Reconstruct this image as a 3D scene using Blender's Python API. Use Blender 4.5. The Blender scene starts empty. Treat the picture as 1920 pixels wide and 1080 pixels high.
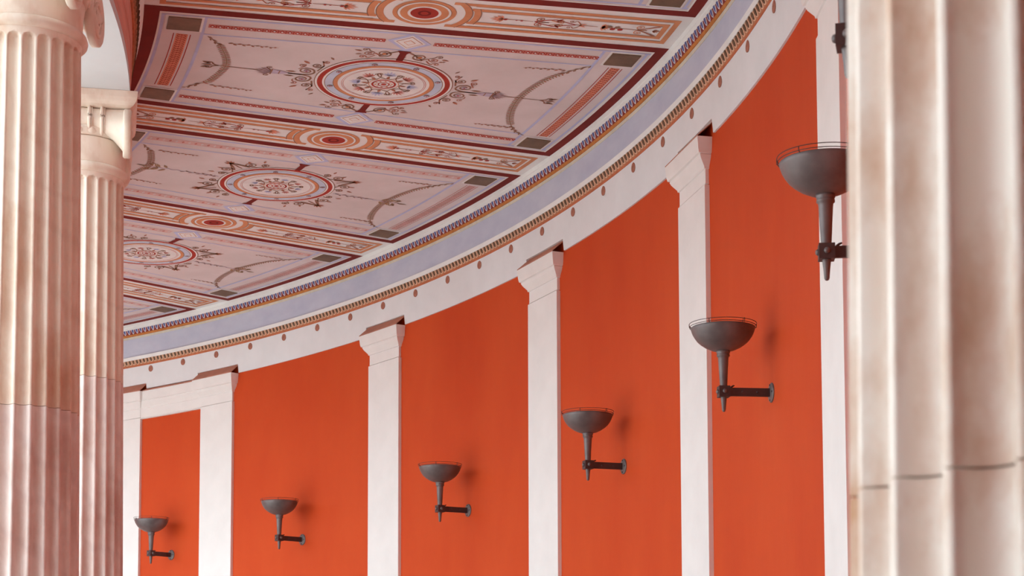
import bpy, math, random
from mathutils import Matrix, Vector
random.seed(7)
sc = bpy.context.scene
COL = sc.collection
PI = math.pi

# ------------------------------------------------------------------ camera
# ring-shaped gallery: centre of the ring at the origin, eye height 1.6 m
RW = 18.0                                   # radius of the red wall
T0, DL = 1.154346714168961, -0.03926990829550082   # angle of bay step 0, angle of one fifth of a bay
def th(k): return T0 + k * DL
EYE = Vector((18.893903, 0.0, 1.6))
FW = Vector((-0.51689226, 0.85195033, 0.08368415))
RT = Vector((0.85482884, 0.51890308, -0.00269151))
UP = Vector((0.04571700, -0.07014440, 0.99648870))
cam = bpy.data.cameras.new('camera'); cam_o = bpy.data.objects.new('camera', cam); COL.objects.link(cam_o)
m = Matrix.Identity(4)
for i in range(3):
    m[i][0] = RT[i]; m[i][1] = UP[i]; m[i][2] = -FW[i]; m[i][3] = EYE[i]
cam_o.matrix_world = m
cam.sensor_width = 36.0
cam.lens = 3435.649 / 1920 * 36
cam.shift_y = 529.406 / 1920
cam.clip_start = 0.05; cam.clip_end = 300
cam.dof.use_dof = True; cam.dof.focus_distance = 15.0; cam.dof.aperture_fstop = 8.0
sc.camera = cam_o

# ------------------------------------------------------------------ light
world = bpy.data.worlds.new('sky'); sc.world = world; world.use_nodes = True
bg = world.node_tree.nodes['Background']
bg.inputs[0].default_value = (0.82, 0.965, 1.02, 1); bg.inputs[1].default_value = 3.5
sun = bpy.data.lights.new('sun', 'SUN'); sun.energy = 3.6; sun.angle = 0.01; sun.color = (0.92, 1.0, 1.0)
sun_o = bpy.data.objects.new('sun', sun); COL.objects.link(sun_o)
saz, sel = 1.0, math.radians(72)            # the sun stands high, behind the red wall: it lights only the open court
sd = Vector((math.cos(saz) * math.cos(sel), math.sin(saz) * math.cos(sel), math.sin(sel)))
sun_o.rotation_euler = sd.to_track_quat('Z', 'Y').to_euler()
sc.view_settings.view_transform = 'Standard'; sc.view_settings.look = 'None'
sc.view_settings.exposure = 0.50; sc.view_settings.gamma = 1.0; sc.view_settings.use_curve_mapping = False

# ------------------------------------------------------------------ materials
def lin(c):
    return tuple((x / 255 / 12.92) if x / 255 <= 0.04045 else ((x / 255 + 0.055) / 1.055) ** 2.4 for x in c)
def newmat(name):
    mt = bpy.data.materials.new(name); mt.use_nodes = True
    nt = mt.node_tree; return mt, nt, nt.nodes['Principled BSDF']
def plaster(name, rgb, div=1.0, var=0.05, scale=2.5, rough=0.85, bump=0.0, tint=None, stretch=(1, 1, 1), metallic=0.0, spec=0.25):
    """matt painted surface with faint blotches"""
    mt, nt, b = newmat(name)
    div = div if isinstance(div, tuple) else (div,) * 3
    base = [min(0.92, x / d_) for x, d_ in zip(lin(rgb), div)]
    N, L = nt.nodes, nt.links
    tc = N.new('ShaderNodeTexCoord'); mp = N.new('ShaderNodeMapping'); mp.inputs['Scale'].default_value = stretch
    L.new(tc.outputs['Object'], mp.inputs['Vector'])
    nz = N.new('ShaderNodeTexNoise'); nz.inputs['Scale'].default_value = scale; nz.inputs['Detail'].default_value = 5; nz.inputs['Roughness'].default_value = 0.6
    L.new(mp.outputs['Vector'], nz.inputs['Vector'])
    rp = N.new('ShaderNodeValToRGB')
    a = tint and [min(0.92, x / d_) for x, d_ in zip(lin(tint), div)] or [x * (1 - 2 * var) for x in base]
    rp.color_ramp.elements[0].position = 0.32; rp.color_ramp.elements[0].color = (*a, 1)
    rp.color_ramp.elements[1].position = 0.68; rp.color_ramp.elements[1].color = (*[min(0.95, x * (1 + var)) for x in base], 1)
    L.new(nz.outputs['Fac'], rp.inputs['Fac']); L.new(rp.outputs['Color'], b.inputs['Base Color'])
    b.inputs['Roughness'].default_value = rough; b.inputs['Metallic'].default_value = metallic
    b.inputs['Specular IOR Level'].default_value = spec
    if bump:
        n2 = N.new('ShaderNodeTexNoise'); n2.inputs['Scale'].default_value = 60; n2.inputs['Detail'].default_value = 4
        L.new(tc.outputs['Object'], n2.inputs['Vector'])
        bp = N.new('ShaderNodeBump'); bp.inputs['Strength'].default_value = bump; bp.inputs['Distance'].default_value = 0.01
        L.new(n2.outputs['Fac'], bp.inputs['Height']); L.new(bp.outputs['Normal'], b.inputs['Normal'])
    return mt
def marble(name, base, stain, vein, div=1.0, stain_lo=0.45, stain_hi=0.75, sscale=3.0):
    """weathered marble: pale ground, warm stains in patches, thin greyish veins running up the stone"""
    mt, nt, b = newmat(name); N, L = nt.nodes, nt.links
    c0, c1, c2 = [[min(0.95, x / div) for x in lin(c)] for c in (base, stain, vein)]
    tc = N.new('ShaderNodeTexCoord')
    mp = N.new('ShaderNodeMapping'); mp.inputs['Scale'].default_value = (1, 1, 0.55); L.new(tc.outputs['Object'], mp.inputs['Vector'])
    nz = N.new('ShaderNodeTexNoise'); nz.inputs['Scale'].default_value = sscale; nz.inputs['Detail'].default_value = 8; nz.inputs['Roughness'].default_value = 0.62
    L.new(mp.outputs['Vector'], nz.inputs['Vector'])
    mr = N.new('ShaderNodeMapRange'); mr.inputs[1].default_value = stain_lo; mr.inputs[2].default_value = stain_hi; L.new(nz.outputs['Fac'], mr.inputs[0])
    mx = N.new('ShaderNodeMix'); mx.data_type = 'RGBA'
    mx.inputs[6].default_value = (*c0, 1); mx.inputs[7].default_value = (*c1, 1); L.new(mr.outputs[0], mx.inputs[0])
    wv = N.new('ShaderNodeTexWave'); wv.inputs['Scale'].default_value = 1.3; wv.inputs['Distortion'].default_value = 9; wv.inputs['Detail'].default_value = 4
    mp2 = N.new('ShaderNodeMapping'); mp2.inputs['Rotation'].default_value = (0.3, 0.9, 0.2); L.new(tc.outputs['Object'], mp2.inputs['Vector']); L.new(mp2.outputs['Vector'], wv.inputs['Vector'])
    mr2 = N.new('ShaderNodeMapRange'); mr2.inputs[1].default_value = 0.8; mr2.inputs[2].default_value = 1.0; mr2.inputs[4].default_value = 0.16; L.new(wv.outputs['Fac'], mr2.inputs[0])
    mx2 = N.new('ShaderNodeMix'); mx2.data_type = 'RGBA'; mx2.inputs[7].default_value = (*c2, 1)
    L.new(mx.outputs[2], mx2.inputs[6]); L.new(mr2.outputs[0], mx2.inputs[0]); L.new(mx2.outputs[2], b.inputs['Base Color'])
    b.inputs['Roughness'].default_value = 0.55; b.inputs['Specular IOR Level'].default_value = 0.3
    n2 = N.new('ShaderNodeTexNoise'); n2.inputs['Scale'].default_value = 35; n2.inputs['Detail'].default_value = 5; L.new(tc.outputs['Object'], n2.inputs['Vector'])
    bp = N.new('ShaderNodeBump'); bp.inputs['Strength'].default_value = 0.12; bp.inputs['Distance'].default_value = 0.01
    L.new(n2.outputs['Fac'], bp.inputs['Height']); L.new(bp.outputs['Normal'], b.inputs['Normal'])
    return mt
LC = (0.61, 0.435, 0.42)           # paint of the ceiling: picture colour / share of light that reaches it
M = {}
M['orange'] = plaster('red_orange_wall_paint', (210, 80, 34), 1.0, var=0.02, scale=1.1, bump=0.06, tint=(203, 70, 27), stretch=(1, 1, 0.45), rough=0.6, spec=0.2)
M['white'] = plaster('white_limewash', (240, 236, 234), 0.98, var=0.02, scale=3, bump=0.04)
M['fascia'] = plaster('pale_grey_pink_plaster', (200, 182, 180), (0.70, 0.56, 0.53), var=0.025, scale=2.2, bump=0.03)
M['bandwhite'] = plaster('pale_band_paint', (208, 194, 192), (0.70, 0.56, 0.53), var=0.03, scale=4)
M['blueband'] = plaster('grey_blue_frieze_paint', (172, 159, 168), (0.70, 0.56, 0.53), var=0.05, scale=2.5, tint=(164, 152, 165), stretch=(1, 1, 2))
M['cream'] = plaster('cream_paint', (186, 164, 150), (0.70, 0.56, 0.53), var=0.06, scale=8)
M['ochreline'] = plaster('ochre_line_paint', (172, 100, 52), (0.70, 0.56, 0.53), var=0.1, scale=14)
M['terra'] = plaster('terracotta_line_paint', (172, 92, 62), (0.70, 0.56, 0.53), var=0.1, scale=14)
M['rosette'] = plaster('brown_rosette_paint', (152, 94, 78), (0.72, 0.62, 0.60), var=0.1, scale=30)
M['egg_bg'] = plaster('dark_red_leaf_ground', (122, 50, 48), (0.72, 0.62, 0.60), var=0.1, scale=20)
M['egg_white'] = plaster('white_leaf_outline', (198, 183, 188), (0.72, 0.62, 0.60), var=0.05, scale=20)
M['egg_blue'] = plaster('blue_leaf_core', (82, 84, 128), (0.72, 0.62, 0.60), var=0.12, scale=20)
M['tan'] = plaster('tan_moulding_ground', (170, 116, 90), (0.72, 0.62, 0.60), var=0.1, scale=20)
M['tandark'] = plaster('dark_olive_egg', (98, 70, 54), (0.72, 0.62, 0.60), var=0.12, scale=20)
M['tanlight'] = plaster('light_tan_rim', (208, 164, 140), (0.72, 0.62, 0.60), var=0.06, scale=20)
M['brownsheet'] = plaster('brown_sloping_cap', (186, 128, 108), 0.9, var=0.08, scale=6)
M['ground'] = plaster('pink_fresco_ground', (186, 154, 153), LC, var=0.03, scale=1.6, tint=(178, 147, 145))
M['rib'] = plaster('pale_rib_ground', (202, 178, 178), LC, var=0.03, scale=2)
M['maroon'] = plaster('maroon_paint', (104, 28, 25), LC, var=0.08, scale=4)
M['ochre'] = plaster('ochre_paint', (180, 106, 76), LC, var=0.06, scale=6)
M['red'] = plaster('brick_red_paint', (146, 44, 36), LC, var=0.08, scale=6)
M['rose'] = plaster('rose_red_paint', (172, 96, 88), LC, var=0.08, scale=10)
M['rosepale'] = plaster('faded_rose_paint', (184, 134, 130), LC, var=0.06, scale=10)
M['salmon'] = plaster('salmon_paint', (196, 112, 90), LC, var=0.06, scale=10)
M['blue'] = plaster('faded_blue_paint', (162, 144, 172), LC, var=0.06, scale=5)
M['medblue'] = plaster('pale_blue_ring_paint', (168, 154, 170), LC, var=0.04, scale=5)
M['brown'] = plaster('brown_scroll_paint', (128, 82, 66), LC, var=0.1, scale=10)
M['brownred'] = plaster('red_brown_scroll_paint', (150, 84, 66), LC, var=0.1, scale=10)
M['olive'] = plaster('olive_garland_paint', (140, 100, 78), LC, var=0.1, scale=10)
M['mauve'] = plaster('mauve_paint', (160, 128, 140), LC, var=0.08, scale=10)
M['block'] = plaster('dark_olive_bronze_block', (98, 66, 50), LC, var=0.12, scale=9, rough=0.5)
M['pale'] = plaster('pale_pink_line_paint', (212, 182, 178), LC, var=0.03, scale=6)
M['soffit'] = plaster('white_soffit_plaster', (214, 216, 220), 0.95, var=0.02, scale=2)
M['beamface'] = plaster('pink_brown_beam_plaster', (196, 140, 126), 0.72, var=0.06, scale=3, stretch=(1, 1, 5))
M['marble'] = marble('cream_marble', (240, 228, 214), (204, 160, 126), (204, 176, 156), 0.92, 0.46, 0.78)
M['marble_low'] = marble('grey_veined_marble', (234, 220, 214), (200, 164, 150), (182, 156, 152), 0.92, 0.46, 0.76, sscale=3.4)
M['marble_stain'] = marble('ochre_stained_marble', (242, 234, 224), (202, 158, 122), (218, 196, 178), 0.95, 0.48, 0.72, sscale=5.5)
M['iron'] = plaster('dark_grey_iron', (118, 110, 110), 1.0, var=0.12, scale=9, rough=0.45, metallic=0.25, bump=0.05, spec=0.4)
M['irondark'] = plaster('dark_brown_iron', (80, 66, 66), 1.0, var=0.12, scale=9, rough=0.5, metallic=0.25, spec=0.4)
M['floor'] = plaster('grey_brown_gallery_floor', (108, 96, 88), 1.0, var=0.06, scale=1.5, rough=0.6)
M['court'] = plaster('pale_stone_court_paving', (206, 200, 193), 1.0, var=0.06, scale=1.5, rough=0.7)

# ------------------------------------------------------------------ helpers
class MB:
    """collects polygons with materials; build() links them as ONE mesh object"""
    def __init__(s): s.v = []; s.f = []; s.mi = []; s.mats = []; s.sm = []
    def mid(s, mat):
        if mat not in s.mats: s.mats.append(mat)
        return s.mats.index(mat)
    def add(s, vs, fs, mat, smooth=False):
        o = len(s.v); s.v += [tuple(v) for v in vs]; k = s.mid(mat)
        for f in fs: s.f.append([o + i for i in f]); s.mi.append(k); s.sm.append(smooth)
    def box(s, x0, x1, y0, y1, z0, z1, mat):
        vs = [(x, y, z) for z in (z0, z1) for y in (y0, y1) for x in (x0, x1)]
        s.add(vs, [(0, 2, 3, 1), (4, 5, 7, 6), (0, 1, 5, 4), (2, 6, 7, 3), (0, 4, 6, 2), (1, 3, 7, 5)], mat)
    def lathe(s, prof, n, mat, center=(0, 0, 0), smooth=True, axis='z', cap=True):
        """prof: (radius, height) list"""
        vs = []; fs = []
        for r, h in prof:
            for i in range(n):
                a = 2 * PI * i / n
                if axis == 'z': p = (r * math.cos(a), r * math.sin(a), h)
                elif axis == 'x': p = (h, r * math.cos(a), r * math.sin(a))
                else: p = (r * math.sin(a), h, r * math.cos(a))
                vs.append((p[0] + center[0], p[1] + center[1], p[2] + center[2]))
        for j in range(len(prof) - 1):
            for i in range(n):
                fs.append((j * n + i, j * n + (i + 1) % n, (j + 1) * n + (i + 1) % n, (j + 1) * n + i))
        if cap: fs.append(tuple(range(n - 1, -1, -1))); fs.append(tuple((len(prof) - 1) * n + i for i in range(n)))
        s.add(vs, fs, mat, smooth)
    def tube(s, pts, r, n, mat, closed=False):
        vs = []; fs = []; pts = [Vector(p) for p in pts]; N = len(pts)
        for i, p in enumerate(pts):
            a = pts[(i - 1) % N] if closed or i else p; b = pts[(i + 1) % N] if closed or i < N - 1 else p
            t = (b - a).normalized(); u = t.cross(Vector((0, 0, 1)))
            if u.length < 1e-3: u = Vector((1, 0, 0))
            u.normalize(); w = t.cross(u); rr = r[i] if isinstance(r, list) else r
            for j in range(n):
                c = 2 * PI * j / n; vs.append(p + u * rr * math.cos(c) + w * rr * math.sin(c))
        for i in range(N if closed else N - 1):
            for j in range(n):
                q = (i + 1) % N; fs.append((i * n + j, i * n + (j + 1) % n, q * n + (j + 1) % n, q * n + j))
        if not closed: fs.append(tuple(range(n - 1, -1, -1))); fs.append(tuple((N - 1) * n + j for j in range(n)))
        s.add(vs, fs, mat, True)
    def mesh(s, name):
        me = bpy.data.meshes.new(name); me.from_pydata(s.v, [], s.f)
        for mt in s.mats: me.materials.append(M[mt])
        me.polygons.foreach_set('material_index', s.mi); me.polygons.foreach_set('use_smooth', s.sm); me.update()
        return me
    def build(s, name, parent=None, **kw):
        o = bpy.data.objects.new(name, s.mesh(name)); COL.objects.link(o)
        if parent is not None: o.parent = parent
        return tag(o, **kw)
def tag(o, label=None, category=None, group=None, kind=None):
    if label: o['label'] = label
    if category: o['category'] = category
    if group: o['group'] = group
    if kind: o['kind'] = kind
    return o
def empty(name, loc, rz=0, **kw):
    o = bpy.data.objects.new(name, None); COL.objects.link(o); o.location = loc; o.rotation_euler = (0, 0, rz); o.empty_display_size = 0.1
    return tag(o, **kw)
def dup(root, loc, rz, **kw):
    """a copy of a thing with copies of its parts and sub-parts"""
    r = root.copy(); COL.objects.link(r); r.location = loc; r.rotation_euler = (0, 0, rz)
    for ch in list(root.children):
        c = ch.copy(); COL.objects.link(c); c.parent = r
        for g in list(ch.children):
            d = g.copy(); COL.objects.link(d); d.parent = c
    return tag(r, **kw)
def cyl(r, k, z): a = th(k); return (r * math.cos(a), r * math.sin(a), z)
def arc_sweep(mb, prof, k0, k1, mat, step=0.5, closed=True, caps=True):
    """sweep an (r, z) profile along the ring; mat may be a list, one per profile edge"""
    n = max(1, int(abs(k1 - k0) / step)); P = len(prof)
    vs = [cyl(r, k0 + (k1 - k0) * i / n, z) for i in range(n + 1) for r, z in prof]
    E = P if closed else P - 1
    for e in range(E):
        mt = mat[e] if isinstance(mat, list) else mat
        fs = [(i * P + e, i * P + (e + 1) % P, (i + 1) * P + (e + 1) % P, (i + 1) * P + e) for i in range(n)]
        used = sorted({v for f in fs for v in f}); ix = {v: j for j, v in enumerate(used)}
        mb.add([vs[u] for u in used], [[ix[v] for v in f] for f in fs], mt)
    if caps and closed:
        mt = mat[0] if isinstance(mat, list) else mat
        mb.add(vs[:P], [list(range(P))], mt); mb.add(vs[-P:], [list(range(P - 1, -1, -1))], mt)
KA, KB = -60.0, 23.0         # the built stretch of the ring, up to the entrance
KC, KE = 32.3, 62.0          # it goes on beyond the entrance, beside the camera
KD = 7.66                    # far door post (mirrored at 20 + 2.66)
ZC = 6.87                    # ceiling height

# ------------------------------------------------------------------ setting: floor, wall, cornice, ceiling, beam
f = MB(); n = 96
f.lathe([(12.75, 0.0), (40, 0.0)], n, 'floor', smooth=False, cap=False)
f.build('floor', kind='structure', label='grey-brown stone floor of the gallery', category='floor')
f = MB(); f.lathe([(0.01, -0.15), (12.4, -0.15), (12.4, -0.01), (12.75, -0.01), (12.75, 0.0)], n, 'court', smooth=False, cap=False)
f.build('floor_court', kind='structure', label='pale stone paving of the open round court', category='floor')
w = MB(); arc_sweep(w, [(RW, 0), (RW, ZC), (RW + 0.45, ZC), (RW + 0.45, 0)], KA, KB, 'orange', 0.25)
arc_sweep(w, [(RW, 0), (RW, ZC), (RW + 0.45, ZC), (RW + 0.45, 0)], KC, KE, 'orange', 0.5)
wall = w.build('wall_right', kind='structure', label='curved red-orange plaster wall divided by white pilasters', category='wall')

# unseen enclosure added behind and beside the camera to keep outside light off
v = MB()
arc_sweep(v, [(RW + .44, 0), (RW + .44, 7.5), (24.0, 7.5), (24.0, 0)], KB - .6, KB, 'orange', .3)
arc_sweep(v, [(RW + .44, 0), (RW + .44, 7.5), (24.0, 7.5), (24.0, 0)], KC, KC + .6, 'orange', .3)
arc_sweep(v, [(24.0, 0), (24.0, 7.5), (24.4, 7.5), (24.4, 0)], KB - .6, KC + .6, 'orange', .3)
v.build('wall_back_added', kind='structure', label='unseen red plaster walls added behind the camera to block light', category='wall')

# cornice: fascia with a notch over each capital, mouldings and frieze above
ZF0, ZF1, RF, RFB = 5.96, 6.303, 17.950, 17.984     # the fascia leans slightly out towards its top
cor = MB()
notches = [(-KD - 0.56, -KD + 0.6, 6.068), (-KD + 0.6, -5.57, 6.0), (-5.57, -5 + 0.6, 6.068)] + [(k - 0.57, k + 0.6, 6.068) for k in (0, 5, 10, 15, 20)]
edges = [KA]
for a, b, z in notches: edges += [a, b]
edges.append(KB)
cur = KA
for a, b, z in notches:
    if a > cur + 1e-6: arc_sweep(cor, [(RFB, ZF0), (RF, ZF1), (RW + 0.02, ZF1), (RW + 0.02, ZF0)], cur, a, 'fascia', 0.25)
    arc_sweep(cor, [(RFB + (RF - RFB) * (z - ZF0) / (ZF1 - ZF0), z), (RF, ZF1), (RW + 0.02, ZF1), (RW + 0.02, z)], a, b, 'fascia', 0.25)
    cur = b
arc_sweep(cor, [(RFB, ZF0), (RF, ZF1), (RW + 0.02, ZF1), (RW + 0.02, ZF0)], cur, KB, 'fascia', 0.25)
trim = cor.build('trim_1', kind='structure', label='pale curved fascia and painted cornice running above the pilasters', category='cornice')
def ring_part(name, prof, mat, parent, label=None, kind=None):
    mb = MB(); arc_sweep(mb, prof, KA, KB, mat, 0.25); return mb.build(name, parent, label=label, kind=kind)
B = RW + 0.02
ring_part('terracotta_fillet', [(17.946, 6.303), (17.946, 6.326), (B, 6.326), (B, 6.303)], 'terra', trim)
ring_part('egg_moulding_bed', [(17.945, 6.326), (17.921, 6.386), (B, 6.386), (B, 6.326)], 'tan', trim)
ring_part('white_fillet', [(17.914, 6.386), (17.908, 6.43), (17.93, 6.436), (B, 6.436), (B, 6.386)], 'bandwhite', trim)
ring_part('blue_frieze', [(17.945, 6.436), (17.945, 6.68), (B, 6.68), (B, 6.436)], 'blueband', trim)
ring_part('cream_fillet', [(17.940, 6.68), (17.936, 6.708), (B, 6.708), (B, 6.68)], 'cream', trim)
ring_part('ochre_fillet', [(17.927, 6.708), (17.923, 6.735), (B, 6.735), (B, 6.708)], 'ochreline', trim)
ring_part('leaf_moulding_bed', [(17.924, 6.735), (17.905, 6.792), (B, 6.792), (B, 6.735)], 'egg_bg', trim)
ring_part('pale_crown_band', [(17.902, 6.792), (17.900, 6.83), (17.892, 6.833), (17.886, ZC), (B, ZC), (B, 6.792)], 'bandwhite', trim)

def leaf_row(name, parent, r0, z0, r1, z1, per_k, ka, kb, shapes, inward=-1):
    """row of small raised leaves; shapes: (outline [(s,t)], lift, material); s in motif widths, t from 0 bottom to 1 top"""
    mb = MB(); n = int((kb - ka) * per_k)
    for i in range(n):
        kc = ka + (i + 0.5) / per_k
        for out, lift, mt in shapes:
            vs = []
            for up_ in (0, 1):
                for s, t in out:
                    vs.append(cyl(r0 + (r1 - r0) * t + inward * lift * up_, kc + s / per_k, z0 + (z1 - z0) * t))
            q = len(out)
            fs = [list(range(q, 2 * q))] + [(j, (j + 1) % q, q + (j + 1) % q, q + j) for j in range(q)]
            mb.add(vs, fs, mt)
    return mb.build(name, parent, kind='stuff')
U = [(-.34, 1), (-.32, .6), (-.2, .25), (0, .03), (.2, .25), (.32, .6), (.34, 1)]
C_ = [(-.2, 1), (-.19, .65), (-.1, .36), (0, .22), (.1, .36), (.19, .65), (.2, 1)]
leaf_row('leaf_moulding', trim, 17.924, 6.735, 17.905, 6.792, 8.8, -14, 19, [(U, .004, 'egg_white'), (C_, .007, 'egg_blue')])
U2 = [(-.42, .97), (-.40, .5), (-.28, .15), (0, .04), (.28, .15), (.40, .5), (.42, .97)]
C2 = [(-.22, .9), (-.25, .6), (-.18, .3), (0, .14), (.18, .3), (.25, .6), (.22, .9), (0, .98)]
leaf_row('egg_moulding', trim, 17.945, 6.326, 17.921, 6.386, 10, -14, 19, [(U2, .003, 'tanlight'), (C2, .008, 'tandark')])
# small round bosses on the fascia
ro = MB(); ro.lathe([(.042, 0), (.042, .006), (.032, .008), (.026, .006), (.008, .006), (.005, .009)], 16, 'rosette', axis='y')
ro_me = ro.mesh('rosette')
for k in [-6.9, -5.97] + list(range(-5, 17)) + [-7.85, -8.8]:
    o = bpy.data.objects.new('rosette', ro_me); COL.objects.link(o); o.parent = trim
    o.location = cyl(17.957, k, 6.246); o.rotation_euler = (0, 0, th(k) + PI / 2)

# ceiling slab and painted fields
c = MB(); arc_sweep(c, [(13.2, ZC), (RW + .45, ZC), (RW + .45, 7.5), (13.2, 7.5)], KA, KE, 'rib', 0.5)
arc_sweep(c, [(RW + .45, ZC), (24.4, ZC), (24.4, 7.5), (RW + .45, 7.5)], KB - .6, KC + .6, 'rib', 0.5)  # unseen roof of the added enclosure, shuts out the sky behind the camera
ceil = c.build('ceiling', kind='structure', label='painted ceiling of the curved gallery with framed frescoes', category='ceiling')
R0 = 15.885
class Paint:
    """flat painting on the ceiling in local metres: X along the ring, Y outward from the bay centre"""
    def __init__(s, kc): s.kc = kc; s.mb = MB()
    def p(s, X, Y, layer):
        r = R0 + Y; a = th(s.kc) - X / r
        return (r * math.cos(a), r * math.sin(a), ZC - 0.0015 * layer)
    def poly(s, pts, mat, layer=2): s.mb.add([s.p(x, y, layer) for x, y in pts], [list(range(len(pts)))], mat)
    def grid(s, rows, mat, layer):
        vs = [s.p(x, y, layer) for row in rows for x, y in row]; n = len(rows[0])
        s.mb.add(vs, [(i * n + j, i * n + j + 1, (i + 1) * n + j + 1, (i + 1) * n + j) for i in range(len(rows) - 1) for j in range(n - 1)], mat)
    def xband(s, f0, f1, y0, y1, mat, layer=1, n=16):
        """band between lateral limits f0(r), f1(r), running from y0 to y1"""
        ys = [y0 + (y1 - y0) * i / n for i in range(n + 1)]
        s.grid([[(f0(R0 + y), y) for y in ys], [(f1(R0 + y), y) for y in ys]], mat, layer)
    def yband(s, y0, y1, fa, fb, mat, layer=1, n=16):
        s.grid([[(fa(R0 + y) + (fb(R0 + y) - fa(R0 + y)) * i / n, y) for i in range(n + 1)] for y in (y0, y1)], mat, layer)
    def ring(s, cx, cy, ri, ro, mat, layer=2, n=56, a0=0, a1=2 * PI):
        rows = [[(cx + r * math.cos(a0 + (a1 - a0) * i / n), cy + r * math.sin(a0 + (a1 - a0) * i / n)) for i in range(n + 1)] for r in (ri, ro)]
        s.grid(rows, mat, layer)
    def disc(s, cx, cy, r, mat, layer=2, n=32): s.poly([(cx + r * math.cos(2 * PI * i / n), cy + r * math.sin(2 * PI * i / n)) for i in range(n)], mat, layer)
    def stroke(s, pts, w0, w1, mat, layer=3):
        L = []; Rr = []; n = len(pts)
        for i, (x, y) in enumerate(pts):
            a = pts[max(0, i - 1)]; b = pts[min(n - 1, i + 1)]; dx, dy = b[0] - a[0], b[1] - a[1]; d = math.hypot(dx, dy) or 1
            w = (w0 + (w1 - w0) * i / max(1, n - 1)) / 2; L.append((x - dy / d * w, y + dx / d * w)); Rr.append((x + dy / d * w, y - dx / d * w))
        s.grid([L, Rr], mat, layer)
    def spiral(s, cx, cy, r, a0, turns, w, mat, layer=3, tail=None):
        """curl winding in to (cx, cy); starts at angle a0, sign of turns gives the sense; tail is where the stem comes from"""
        n = int(abs(turns) * 18) + 4; pts = []
        for i in range(n + 1):
            t = i / n; a = a0 + turns * 2 * PI * t; q = r * (1 - .8 * t); pts.append((cx + q * math.cos(a), cy + q * math.sin(a)))
        if tail:
            p0 = pts[0]; p1 = pts[1]; tx, ty = p0[0] - p1[0], p0[1] - p1[1]
            L = math.hypot(tail[0] - p0[0], tail[1] - p0[1]); d = math.hypot(tx, ty) or 1
            c1 = (p0[0] + tx / d * L * .5, p0[1] + ty / d * L * .5); pre = []
            for i in range(10):
                t = i / 10; pre.append(((1 - t) ** 2 * tail[0] + 2 * t * (1 - t) * c1[0] + t * t * p0[0], (1 - t) ** 2 * tail[1] + 2 * t * (1 - t) * c1[1] + t * t * p0[1]))
            pts = pre + pts
        s.stroke(pts, w * 1.25, w * .6, mat, layer); s.disc(cx, cy, r * .22, mat, layer, 10)
    def leaf(s, x, y, a, l, w, mat, layer=3):
        ca, sa = math.cos(a), math.sin(a)
        s.poly([(x + ca * u * l - sa * v * w, y + sa * u * l + ca * v * w) for u, v in ((0, 0), (.3, .45), (.65, .4), (1, 0), (.65, -.4), (.3, -.45))], mat, layer)
    def palmette(s, x, y, a, l, mat, n=7, spread=1.3, layer=3):
        for i in range(n):
            t = (i - (n - 1) / 2) / ((n - 1) / 2); s.leaf(x, y, a + t * spread, l * (1 - .35 * abs(t)), l * .2, mat, layer)
    def build(s, name, parent, **kw): return s.mb.build(name, parent, **kw)
def wp(r): return 1.085 + 0.0853 * (r - 13.85)        # half width of a painted field at radius r
Y1, Y2 = 13.85 - R0, 17.885 - R0

def garland(name, parent, kc, pts, sprigs, outward):
    g = Paint(kc)
    # smooth the spine
    sp = []
    for i in range(len(pts) - 1):
        p0, p1, p2, p3 = pts[max(0, i - 1)], pts[i], pts[i + 1], pts[min(len(pts) - 1, i + 2)]
        for j in range(10):
            t = j / 10
            sp.append(tuple(.5 * (2 * p1[q] + (p2[q] - p0[q]) * t + (2 * p0[q] - 5 * p1[q] + 4 * p2[q] - p3[q]) * t * t + (3 * p1[q] - p0[q] - 3 * p2[q] + p3[q]) * t ** 3) for q in (0, 1)))
    sp.append(pts[-1]); n = len(sp)
    g.stroke(sp, .008, .008, 'olive', 3)
    acc = 0.0; L = [0.0]
    for i in range(n - 1): acc += math.hypot(sp[i + 1][0] - sp[i][0], sp[i + 1][1] - sp[i][1]); L.append(acc)
    N = int(acc / .036)
    for m_ in range(N + 1):
        u = m_ / N; i = min(n - 2, max(j for j in range(n) if L[j] <= u * acc + 1e-9)); e = min(u, 1 - u)
        f_ = (u * acc - L[i]) / max(1e-6, L[i + 1] - L[i]); x = sp[i][0] + (sp[i + 1][0] - sp[i][0]) * f_; y = sp[i][1] + (sp[i + 1][1] - sp[i][1]) * f_
        a = math.atan2(sp[i + 1][1] - sp[i][1], sp[i + 1][0] - sp[i][0])
        if e > .13:
            d = a if u < .5 else a + PI
            for sgn in (-1, 1): g.leaf(x, y, d + sgn * 1.05, .046, .017, 'olive' if m_ % 2 else 'brownred', 4 + .2 * sgn)
        else: g.leaf(x, y, a + (.4 if m_ % 2 else -.4), .05, .030 * (.4 + e * 5), 'brown', 4 + .1 * (m_ % 2))
    for (x0, y0), (x1, y1) in sprigs:
        N = 11; a = math.atan2(y1 - y0, x1 - x0)
        g.stroke([(x0, y0), (x1, y1)], .006, .003, 'brownred', 3)
        for i in range(N):
            t = i / N; x, y = x0 + (x1 - x0) * t, y0 + (y1 - y0) * t
            g.leaf(x, y, a + (.6 if i % 2 else -.6), .045 * (1 - .5 * t), .02, 'brownred' if i % 3 else 'brown', 4)
    return g.build(name, parent)

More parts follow.
